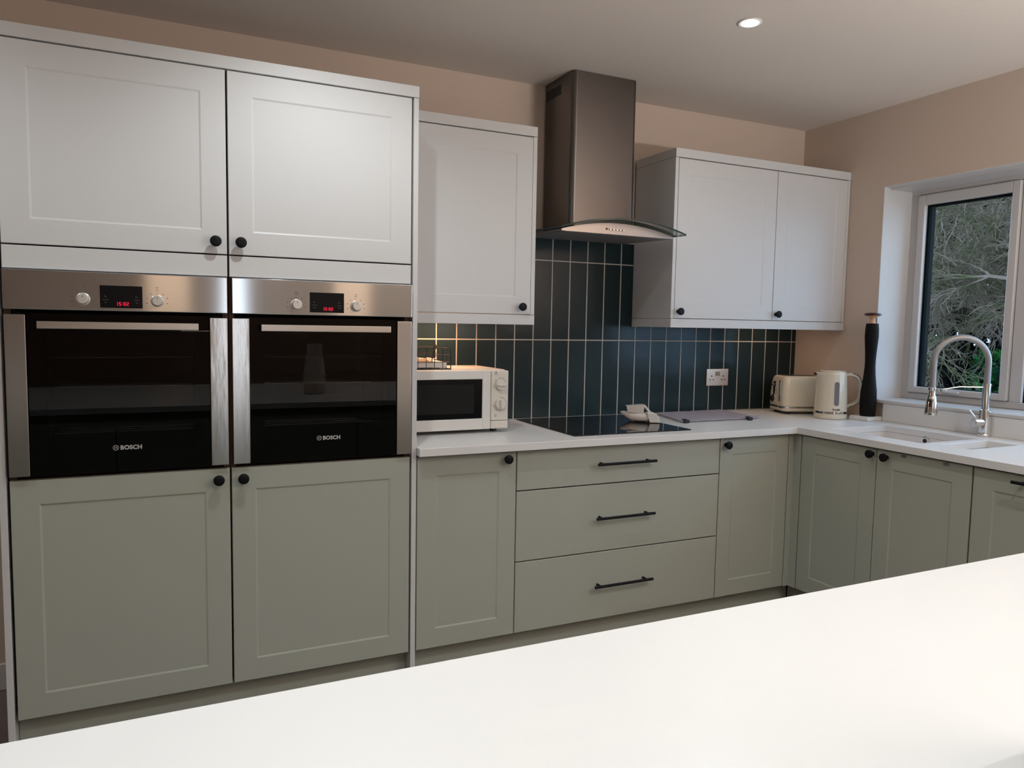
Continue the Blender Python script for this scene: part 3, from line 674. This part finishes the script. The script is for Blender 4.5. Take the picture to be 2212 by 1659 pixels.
# wire basket with napkins on the microwave
t = Thing('wire_basket', 'dark wire basket of napkins on top of the microwave', 'basket', (0.75, 0.40, 1.1705))
bm = nb(); bx0, bx1, by0, by1, bz = 0.655, 0.862, 0.305, 0.505, 1.1725
for z, r in ((bz, 0.0026), (bz+0.028, 0.0016), (bz+0.056, 0.0016), (bz+0.083, 0.002)):
    tube(bm, [(bx0, by0, z), (bx1, by0, z), (bx1, by1, z), (bx0, by1, z), (bx0, by0, z)], r, 8)
nx = 7
for k in range(nx):
    x = bx0+(bx1-bx0)*k/(nx-1)
    for y in (by0, by1): tube(bm, [(x, y, bz), (x, y, bz+0.083)], 0.0013 if 0 < k < nx-1 else 0.002, 6)
    tube(bm, [(x, by0, bz), (x, by1, bz)], 0.0013, 6)
for k in range(1, 4):
    y = by0+(by1-by0)*k/4
    for x in (bx0, bx1): tube(bm, [(x, y, bz), (x, y, bz+0.083)], 0.0013, 6)
t.part('wire_frame', bm, 'wire')
bm = nb(); tube(bm, [(0.786, 0.303, bz+0.083), (0.79, 0.300, bz+0.094), (0.797, 0.303, bz+0.098), (0.802, 0.31, bz+0.088), (0.79, 0.32, bz+0.06), (0.78, 0.30, bz+0.03)], 0.002, 8); t.part('wire_hook', bm, 'wire')
bm = nb(); box(bm, 0.662, 0.848, 0.315, 0.495, 1.1765, 1.200, 0.002)
for k in range(5): box(bm, 0.661, 0.849, 0.314, 0.496, 1.1785+k*0.0045, 1.1797+k*0.0045)
tag(fin('napkin_stack', bm, 'paper'), 'stack of white paper napkins inside the wire basket', 'napkins')
bm = nb(); rng = random.Random(3); g = []
for i in range(9):
    g.append([bm.verts.new((0.670+0.018*i, 0.335+0.02*j, 1.2045+0.006*rng.random()+0.006*math.sin(i*1.7+j))) for j in range(7)])
for i in range(8):
    for j in range(6): bm.faces.new((g[i][j], g[i+1][j], g[i+1][j+1], g[i][j+1]))
bmesh.ops.solidify(bm, geom=list(bm.faces), thickness=0.002)
tag(fin('crumpled_napkin', bm, 'paper'), 'crumpled white paper lying on the napkin stack', 'napkin')

# ------------------------------------------------------------------ socket
t = Thing('double_socket', 'double power socket with warm reflected tint on the teal tiles', 'socket', (2.497, 0.61, 1.093))
bm = nb(); box(bm, 2.4235, 2.5705, 0.6085, 0.6135, 1.049, 1.1385, 0.0012); pl = t.part('face_plate', bm, 'warm_plate')
for cx in (2.458, 2.536):
    bm = nb(); box(bm, cx-0.003, cx+0.003, 0.6076, 0.609, 1.096, 1.1045); box(bm, cx-0.0145, cx-0.0065, 0.6076, 0.609, 1.078, 1.083); box(bm, cx+0.0065, cx+0.0145, 0.6076, 0.609, 1.078, 1.083)
    t.part('pin_holes', bm, 'blackplastic', pl)
for cx in (2.489, 2.505):
    bm = nb(); box(bm, cx-0.0065, cx+0.0065, 0.6055, 0.6090, 1.1015, 1.1245, 0.001); t.part('rocker_switch', bm, 'chrome', pl)

# ------------------------------------------------------------------ toaster (local: x along its length, lever end at -x)
t = Thing('toaster', 'cream two-slice toaster with chrome trim left of the kettle', 'toaster', (2.892, 0.416, 0.9125), math.radians(-19), local=True)
L2, Wd = 0.130, 0.089
def rrect(hx, hy, r, z, n=6):
    p = []
    for cxx, cyy, a0 in ((hx-r, hy-r, 0), (-hx+r, hy-r, PI/2), (-hx+r, -hy+r, PI), (hx-r, -hy+r, 1.5*PI)):
        for k in range(n+1): a = a0+PI/2*k/n; p.append((cxx+r*math.cos(a), cyy+r*math.sin(a), z))
    return p
bm = nb(); loft(bm, [rrect(L2-0.002, Wd-0.002, 0.03, 0.040), rrect(L2, Wd, 0.03, 0.048), rrect(L2-0.001, Wd, 0.03, 0.10), rrect(L2-0.005, Wd-0.003, 0.03, 0.150), rrect(L2-0.009, Wd-0.008, 0.028, 0.180), rrect(L2-0.014, Wd-0.014, 0.026, 0.193), rrect(L2-0.024, Wd-0.024, 0.02, 0.1985), rrect(L2-0.03, Wd-0.03, 0.016, 0.199)])
tb = t.part('body', bm, 'cream')
bm = nb(); loft(bm, [rrect(L2+0.0006, Wd+0.0006, 0.03, 0.031), rrect(L2+0.0006, Wd+0.0006, 0.03, 0.0395)]); t.part('chrome_band', bm, 'chrome')
bm = nb(); loft(bm, [rrect(L2-0.010, Wd-0.010, 0.025, 0.012), rrect(L2-0.001, Wd-0.001, 0.03, 0.018), rrect(L2, Wd, 0.03, 0.0305)]); t.part('base', bm, 'cream')
for sx in (-1, 1):
    for sy in (-1, 1):
        bm = nb(); cyl(bm, (sx*0.095, sy*0.06, 0), (sx*0.095, sy*0.06, 0.014), 0.011, seg=14); t.part('foot', bm, 'blackplastic')
for y in (-0.026, 0.026):
    bm = nb(); box(bm, -0.092, 0.092, y-0.014, y+0.014, 0.1975, 0.1998); t.part('bread_slot', bm, 'blackplastic', tb)
bm = nb(); cyl(bm, (-L2-0.0006, 0.026, 0.100), (-L2+0.003, 0.026, 0.100), 0.0075, seg=20); cyl(bm, (-L2-0.0006, 0.026, 0.160), (-L2+0.008, 0.026, 0.160), 0.0075, seg=20); box(bm, -L2-0.0005, -L2+0.006, 0.0186, 0.0334, 0.100, 0.160); t.part('lever_slot', bm, 'blackplastic', tb)
bm = nb()
for k in range(14): box(bm, -L2-0.0025, -L2+0.003, -0.049, -0.033, 0.064+k*0.0078, 0.0690+k*0.0078, 0.001)
box(bm, -L2-0.0012, -L2+0.006, -0.051, -0.031, 0.061, 0.174, 0.001)
t.part('side_grille', bm, 'chrome', tb)
bm = nb(); box(bm, -L2-0.012, -L2+0.003, 0.022, 0.030, 0.146, 0.152, 0.002); box(bm, -L2-0.016, -L2-0.010, -0.034, 0.032, 0.145, 0.153, 0.002); t.part('lever', bm, 'chrome', tb)
bm = nb(); lathe(bm, [(0.0215, -L2+0.001), (0.0215, -L2-0.003), (0.018, -L2-0.005)], (0, 0.030, 0.0735), 'X', 28)
kn = t.part('browning_dial', bm, 'chrome', tb)
bm = nb(); lathe(bm, [(0.0145, -L2-0.004), (0.014, -L2-0.011), (0.011, -L2-0.012)], (0, 0.030, 0.0735), 'X', 24); t.part('dial_cap', bm, 'blackplastic', tb)

# ------------------------------------------------------------------ kettle (local: +x towards its handle)
t = Thing('kettle', 'cream jug kettle with chrome band between toaster and pepper mill', 'kettle', (2.868, 0.185, 0.9125), math.radians(-22), local=True)
bm = nb(); lathe(bm, [(0.060, 0.0), (0.076, 0.001), (0.079, 0.006), (0.079, 0.024), (0.0775, 0.026)], seg=56); t.part('base', bm, 'cream')
bm = nb(); lathe(bm, [(0.0785, 0.0265), (0.0800, 0.028), (0.0795, 0.037), (0.0785, 0.038)], seg=56); t.part('chrome_band', bm, 'chrome')
bm = nb(); sect = []
for z, r, sp in ((0.0385, 0.0780, 0), (0.07, 0.0775, 0), (0.12, 0.0755, 0), (0.16, 0.0735, 0.0), (0.185, 0.0720, 0.002), (0.205, 0.0710, 0.006), (0.222, 0.0705, 0.014), (0.2285, 0.070, 0.018), (0.232, 0.068, 0.017)):
    s = []
    for k in range(64):
        a = 2*PI*k/64; q = max(0.0, -math.cos(a))**14
        s.append(((r+sp*q)*math.cos(a), (r+sp*q)*math.sin(a), z))
    sect.append(s)
loft(bm, sect); kb = t.part('body', bm, 'cream')
bm = nb(); lathe(bm, [(0.062, 0.231), (0.062, 0.237), (0.058, 0.2405), (0.035, 0.243), (0.010, 0.2435)], (0.003, 0, 0), 'Z', 48); ld = t.part('lid', bm, 'cream')
bm = nb(); box(bm, 0.005, 0.035, -0.013, 0.013, 0.243, 0.2455, 0.001); t.part('lid_button', bm, 'chrome', ld)
bm = nb(); box(bm, -0.0905, -0.081, -0.010, 0.010, 0.217, 0.230, 0.002); t.part('spout_lip', bm, P('dark_filter', (0.03, 0.015, 0.01), 0.5), kb)
# water window faces the camera (local -y side, slightly left)
bm = nb(); wa = math.radians(-90-6); hw = 0.115
def cylpatch(bm, zc, hh, rad, aw, roff, n=14):
    vs = []
    prof = []
    wr = aw*0.075
    for k in range(n+1): a = PI*k/n; prof.append((aw*math.cos(a), zc+hh-wr+wr*math.sin(a)))
    for k in range(n+1): a = PI+PI*k/n; prof.append((aw*math.cos(a), zc-hh+wr+wr*math.sin(a)))
    A = []; B = []
    for a, z in prof:
        rr_ = 0.0785-(z-0.04)*0.036
        for lst, ex in ((A, -0.002), (B, roff)): lst.append(bm.verts.new(((rr_+ex)*math.cos(wa+a), (rr_+ex)*math.sin(wa+a), z)))
    nn = len(A)
    for i in range(nn): bm.faces.new((A[i], A[(i+1) % nn], B[(i+1) % nn], B[i]))
    bm.faces.new(B)
cylpatch(bm, 0.128, 0.060, 0, 0.155, 0.0012); t.part('water_window', bm, 'gauge', kb)
# handle
hp = [(0.066, 0.224), (0.090, 0.226), (0.118, 0.219), (0.138, 0.205), (0.150, 0.175), (0.155, 0.140), (0.154, 0.115), (0.145, 0.088), (0.118, 0.070), (0.076, 0.058)]
def smooth(p, n=5):
    out = []
    for i in range(len(p)-1):
        p0, p1, p2, p3 = p[max(i-1, 0)], p[i], p[i+1], p[min(i+2, len(p)-1)]
        for k in range(n):
            u = k/n; out.append(tuple(0.5*((2*b)+(-a+c)*u+(2*a-5*b+4*c-d)*u*u+(-a+3*b-3*c+d)*u**3) for a, b, c, d in zip(p0, p1, p2, p3)))
    return out+[p[-1]]
def band(bm, pts, w, t0, t1):
    S = []
    for i, (x, z) in enumerate(pts):
        a = pts[max(i-1, 0)]; b = pts[min(i+1, len(pts)-1)]; dx, dz = b[0]-a[0], b[1]-a[1]; l = math.hypot(dx, dz) or 1; nx_, nz_ = -dz/l, dx/l
        S.append([(x+nx_*t0, -w, z+nz_*t0), (x+nx_*t0, w, z+nz_*t0), (x+nx_*t1, w, z+nz_*t1), (x+nx_*t1, -w, z+nz_*t1)])
    loft(bm, S)
sp_ = smooth(hp)
bm = nb(); band(bm, sp_, 0.011, -0.009, 0.002); hn = t.part('handle', bm, 'cream', kb)
bm = nb(); band(bm, sp_, 0.0118, 0.0022, 0.0052); t.part('handle_trim', bm, 'chrome', kb)
bm = text_bm('Breville', 0.0125, 0.0004, 0.0002, align='CENTER')
for v in bm.verts:
    an = wa+v.co.x/0.0785; zz = v.co.y+0.046; ro = 0.0785-(zz-0.04)*0.02+0.0008+v.co.z; v.co = Vector((ro*math.cos(an), ro*math.sin(an), zz))
t.part('lettering', bm, 'ink', kb)

# ------------------------------------------------------------------ pepper mill on its slab
slab('stone_slab', 'small white slab under the tall black pepper mill', 'slab', (2.935, 3.055, 0.016, 0.125, 0.9125, 0.9325), 'quartz', 0.0015)
t = Thing('pepper_mill', 'very tall black pepper mill with wooden neck beside the window', 'pepper mill', (2.992, 0.066, 0.933), local=True)
bm = nb(); lathe(bm, [(0.0345, 0.0), (0.0360, 0.002), (0.0375, 0.03), (0.0387, 0.075), (0.0368, 0.125), (0.0320, 0.165), (0.0275, 0.205), (0.0248, 0.245), (0.0245, 0.275), (0.0265, 0.32), (0.0295, 0.36), (0.0318, 0.395), (0.0312, 0.43), (0.0282, 0.4585), (0.0265, 0.460)], seg=40); t.part('body', bm, 'millblack', ang=60)
bm = nb(); lathe(bm, [(0.0165, 0.4605), (0.0135, 0.468), (0.0110, 0.478), (0.0125, 0.485), (0.0205, 0.492), (0.0300, 0.496), (0.0365, 0.4985)], seg=40); nk = t.part('neck', bm, 'wood')
bm = nb(); lathe(bm, [(0.0368, 0.4990), (0.0398, 0.501), (0.0395, 0.506), (0.0330, 0.5105), (0.0150, 0.513)], seg=40); t.part('cap', bm, 'darkwood')

# ------------------------------------------------------------------ roll-up drying rack
t = Thing('drying_rack', 'lilac grey roll-up rack with black clips lying flat beside hob', 'rack', (2.24, 0.42, 0.9125), local=True)
BLc, FLc, FRc, BRc = Vector((2.065, 0.555)), Vector((1.990, 0.258)), Vector((2.455, 0.258)), Vector((2.505, 0.572))
NR = 13; c2 = Vector((2.24, 0.42))
sil = []
for k in range(NR):
    f = k/(NR-1); a = FLc.lerp(BLc, f)-c2; b = FRc.lerp(BRc, f)-c2
    if k == 1: b = b+Vector((0.040, 0.0))
    bm = nb(); d = (b-a).normalized(); nrm = Vector((-d.y, d.x))*0.0078; z0_, z1_ = 0.008, 0.0115
    vs = [Vector((*(p+s), z)) for z in (z0_, z1_) for p, s in ((a, -nrm), (b, -nrm), (b, nrm), (a, nrm))]
    V = [bm.verts.new(v) for v in vs]
    for q in ((0, 1, 2, 3), (4, 5, 6, 7), (0, 1, 5, 4), (1, 2, 6, 5), (2, 3, 7, 6), (3, 0, 4, 7)): bm.faces.new([V[i] for i in q])
    t.part('slat', bm, 'lilac')
for side in (0, 1):
    bm = nb()
    A = (FLc if side == 0 else FRc)-c2; B = (BLc if side == 0 else BRc)-c2; off_ = Vector((0.045 if side == 0 else -0.045, 0.0))
    a, b = A+off_, B+off_
    d = (b-a).normalized(); nrm = Vector((-d.y, d.x))*0.006
    V = [bm.verts.new((*(p+s), z)) for z in (0.0, 0.0078) for p, s in ((a, -nrm), (b, -nrm), (b, nrm), (a, nrm))]
    for q in ((0, 1, 2, 3), (4, 5, 6, 7), (0, 1, 5, 4), (1, 2, 6, 5), (2, 3, 7, 6), (3, 0, 4, 7)): bm.faces.new([V[i] for i in q])
    t.part('rubber_strip', bm, 'rubber')
for px, py in ((2.012, 0.249), (2.385, 0.235), (2.27, 0.566)):
    bm = nb(); x, y = px-c2.x, py-c2.y
    box(bm, x-0.014, x+0.014, y-0.010, y+0.006, 0.0, 0.0155, 0.003); box(bm, x-0.012, x+0.010, y+0.008, y+0.018, 0.0118, 0.0175, 0.001); t.part('clip', bm, 'rubber')

# ------------------------------------------------------------------ white plastic scoop on the hob
t = Thing('plastic_scoop', 'white folded plastic scoop standing on the right side of hob', 'scoop', (1.868, 0.262, 0.9178), math.radians(-25), local=True)
def ell(x, y, zc, hy, hz, n=20, pw=0.75):
    s = []
    for k in range(n):
        a = 2*PI*k/n; c, q = math.cos(a), math.sin(a)
        s.append((x, y+hy*math.copysign(abs(c)**pw, c), zc+hz*math.copysign(abs(q)**pw, q)))
    return s
bm = nb(); loft(bm, [ell(-0.166, 0.085, 0.0380, 0.006, 0.0030), ell(-0.150, 0.075, 0.032, 0.020, 0.0125), ell(-0.125, 0.058, 0.0225, 0.031, 0.0205), ell(-0.095, 0.042, 0.0212, 0.036, 0.0210), ell(-0.062, 0.030, 0.0222, 0.038, 0.0220), ell(-0.050, 0.026, 0.022, 0.033, 0.019)]); sb = t.part('bowl', bm, 'wplastic', ang=50)
bm = nb(); prism(bm, [(-0.062, 0.0475), (-0.040, 0.0480), (-0.020, 0.0445), (-0.008, 0.0350), (-0.001, 0.020), (0.0, 0.0), (-0.046, 0.0), (-0.048, 0.020), (-0.053, 0.036)], 'Y', -0.016, 0.046, bev=0.003); t.part('cuff', bm, 'wplastic')
bm = nb(); loft(bm, [[(-0.146, 0.030, 0.068), (-0.146, 0.033, 0.070), (-0.140, 0.036, 0.042), (-0.140, 0.033, 0.042)], [(-0.105, 0.018, 0.0735), (-0.105, 0.021, 0.0755), (-0.105, 0.024, 0.041), (-0.105, 0.021, 0.041)], [(-0.068, 0.008, 0.0765), (-0.066, 0.011, 0.0785), (-0.070, 0.014, 0.041), (-0.072, 0.011, 0.041)]])
loft(bm, [[(-0.146, 0.031, 0.0695), (-0.146, 0.075, 0.0700), (-0.146, 0.075, 0.0715), (-0.146, 0.031, 0.0710)], [(-0.066, 0.009, 0.0780), (-0.070, 0.055, 0.0790), (-0.070, 0.055, 0.0805), (-0.066, 0.009, 0.0795)]])
prism(bm, [(-0.071, 0.0760), (-0.064, 0.0805), (-0.038, 0.0515), (-0.042, 0.0480), (-0.048, 0.0480)], 'Y', 0.010, 0.048)
t.part('flap', bm, 'wplastic')
bm = nb(); cyl(bm, (-0.010, -0.0155, 0.038), (-0.010, -0.019, 0.038), 0.0030, seg=12); t.part('rivet', bm, 'chrome')

# ------------------------------------------------------------------ visible downlight
t = Thing('downlight', 'lit white recessed ceiling downlight above the worktop', 'downlight', (1.742, -0.367, CEIL))
bm = nb(); lathe(bm, [(0.0425, CEIL-0.0002), (0.0425, CEIL-0.002), (0.040, CEIL-0.0045), (0.031, CEIL-0.0045), (0.029, CEIL-0.001)], (1.742, -0.367, 0), 'Z', 40); t.part('bezel', bm, 'skirting')
bm = nb(); lathe(bm, [(0.0285, CEIL-0.0012), (0.0280, CEIL-0.006), (0.020, CEIL-0.009), (0.006, CEIL-0.0105)], (1.742, -0.367, 0), 'Z', 32); t.part('lens', bm, 'bulb')

# ------------------------------------------------------------------ island
IX0, IX1, IY0, IY1 = -1.05, 2.05, -2.95, -1.622
bm = nb(); box(bm, IX0, IX1, IY0, IY1, 0.882, 0.912, 0.0018, 2)
tag(fin('island_worktop', bm, 'quartz'), 'bright white quartz island worktop across the whole foreground', 'worktop')
t = Thing('island_cabinet', 'sage island base hidden under the bright foreground worktop', 'cabinet', (0.5, -2.3, 0.0))
bm = nb(); box(bm, IX0+0.03, IX1-0.03, IY0+0.25, IY1-0.05, 0.15, 0.881); t.part('carcass', bm, 'sage')
bm = nb(); box(bm, IX0+0.06, IX1-0.06, IY0+0.28, IY1-0.10, 0.0, 0.149); t.part('plinth', bm, 'sage')
for k in range(5): t.part('door', door_bm(lambda u, v, n: Vector((u, IY1-0.030+n, v)), IX0+0.035+k*0.606, IX0+0.637+k*0.606, 0.163, 0.876, m=0.071), 'sage')

t = Thing('ceramic_jug', 'beige ceramic jug mirrored in the right oven door', 'jug', (0.648, -2.13, 0.9125), local=True)
bm = nb(); lathe(bm, [(0.050, 0.0), (0.062, 0.004), (0.066, 0.05), (0.066, 0.11), (0.060, 0.17), (0.050, 0.215), (0.046, 0.25), (0.046, 0.305), (0.043, 0.305), (0.043, 0.25), (0.040, 0.02)], seg=40); t.part('body', bm, P('beige_glaze', (0.75, 0.60, 0.50), 0.3))
# ------------------------------------------------------------------ garden beyond the window
bm = nb(); box(bm, XR+0.4, 40, -15, 30, -0.6, -0.30); gd = fin('ground', bm, 'lawn'); gd['kind'] = 'structure'
def bare_tree(name, label, base, h, seed, lean, mat='bark', n0=6, rad=0.07, group=None):
    rng = random.Random(seed); bt = nb(); bb = nb()
    trunk = []; p = Vector(base); d = Vector((lean[0], lean[1], 1)).normalized()
    for k in range(9):
        trunk.append(p.copy()); p = p+d*h/8+Vector((rng.uniform(-1, 1), rng.uniform(-1, 1), 0))*0.06
    tube(bt, trunk, [rad*(1-0.085*k) for k in range(9)], 8)
    def branch(p, d, ln, r, lvl):
        n = 7; pts = [p.copy()]; q = p.copy(); dd = d.normalized()
        for k in range(n):
            dd = (dd+Vector((rng.uniform(-1, 1), rng.uniform(-1, 1), rng.uniform(-1, 1)))*0.26+Vector((0, 0, -0.05 if lvl > 1 else 0.03))).normalized(); q = q+dd*ln/n; pts.append(q.copy())
            if lvl < 3 and k >= 1:
                for _ in range(2 if lvl < 2 else 1):
                    sd = (dd+Vector((rng.uniform(-1, 1), rng.uniform(-1, 1), rng.uniform(-0.8, 0.8)))*0.95).normalized(); branch(q, sd, ln*rng.uniform(0.35, 0.6), r*0.55, lvl+1)
        tube(bb, pts, [max(r*(1-k/(n+1)), 0.0032) for k in range(n+1)], 5, caps=False)
    for k in range(n0):
        i = 3+k % 5; a = rng.uniform(0, 2*PI); branch(trunk[i], Vector((math.cos(a), math.sin(a), rng.uniform(-0.1, 0.7))), h*rng.uniform(0.28, 0.42), rad*0.30, 0)
    root = Thing(name, label, 'tree', base, group=group)
    root.part('trunk', bt, mat); root.part('branches', bb, 'bark'); return root
bare_tree('bare_tree', 'leafless tree with tangled pale twigs close outside the window', (6.4, 1.25, -0.3), 4.2, 11, (0.02, 0.03), n0=8, rad=0.07)
bare_tree('bare_tree', 'leafless mossy tree standing behind the nearer pale twigs', (8.3, 4.2, -0.3), 4.8, 23, (-0.06, -0.04), n0=7, rad=0.10)
bare_tree('bare_tree', 'thin leafless tree at the right of the garden view', (7.2, 0.6, -0.3), 3.9, 31, (0.0, 0.08), n0=7, rad=0.05)
def leaf_mass(name, label, c, rx, ry, rz, n, sz, mat, seed, cat='shrub', lowz=None, group=None):
    rng = random.Random(seed); bm = nb(); c = Vector(c)
    for _ in range(n):
        while True:
            p = Vector((rng.uniform(-1, 1), rng.uniform(-1, 1), rng.uniform(-1, 1)))
            if 0.25 < p.length < 1: break
        p = Vector((p.x*rx, p.y*ry, p.z*rz))+c
        if p.z < -0.28: p.z = -0.28+rng.random()*0.2
        a = Vector((rng.gauss(0, 1), rng.gauss(0, 1), rng.gauss(0, 1))).normalized(); b = a.cross(Vector((rng.gauss(0, 1), rng.gauss(0, 1), rng.gauss(0, 1)))).normalized()
        s = sz*rng.uniform(0.6, 1.3)
        bm.faces.new([bm.verts.new(p+a*s*x+b*s*y) for x, y in ((-1, 0), (0, -0.45), (1, 0), (0, 0.45))])
    tr = nb(); tube(tr, [(c.x, c.y, -0.3), (c.x+0.05, c.y, c.z*0.5), (c.x, c.y+0.05, c.z+rz*0.6)], [0.10, 0.07, 0.03], 8)
    t = Thing(name, label, cat, (c.x, c.y, -0.3), group=group); t.part('foliage', bm, mat); t.part('trunk', tr, 'darkbark'); return t
G_ = 'dark evergreens at the back of the garden'
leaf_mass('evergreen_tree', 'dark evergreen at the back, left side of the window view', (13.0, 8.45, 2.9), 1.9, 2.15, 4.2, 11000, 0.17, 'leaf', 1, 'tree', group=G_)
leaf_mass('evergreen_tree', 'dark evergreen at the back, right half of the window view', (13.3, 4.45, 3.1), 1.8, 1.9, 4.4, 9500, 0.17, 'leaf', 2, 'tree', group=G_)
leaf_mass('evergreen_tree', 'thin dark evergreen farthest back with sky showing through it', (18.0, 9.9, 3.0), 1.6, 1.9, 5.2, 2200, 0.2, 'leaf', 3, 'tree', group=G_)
leaf_mass('green_shrub', 'bright green leafy shrub low behind the tap', (8.4, 2.70, 0.35), 0.55, 0.6, 0.85, 2600, 0.06, 'leafgreen', 5)
leaf_mass('green_shrub', 'darker green shrub low outside near the right frame', (10.2, 2.6, 0.5), 0.8, 0.8, 0.85, 2000, 0.07, 'leafgreen', 6)
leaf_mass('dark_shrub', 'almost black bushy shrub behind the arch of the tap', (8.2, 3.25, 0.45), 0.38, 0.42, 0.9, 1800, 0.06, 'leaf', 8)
bm = nb(); rng = random.Random(5)
for r_ in range(5):
    y = 3.35
    while y < 5.6:
        w = rng.uniform(0.25, 0.5); box(bm, 8.85, 9.15+rng.uniform(-0.05, 0.05), y, y+w-0.02, -0.30+r_*0.21, -0.30+r_*0.21+0.19, 0.02); y += w
tag(fin('pale_blocks', bm, 'stone'), 'low rows of pale grey blocks at the left of the window view', 'garden wall')  # block rows stand in for pale strokes low in the view
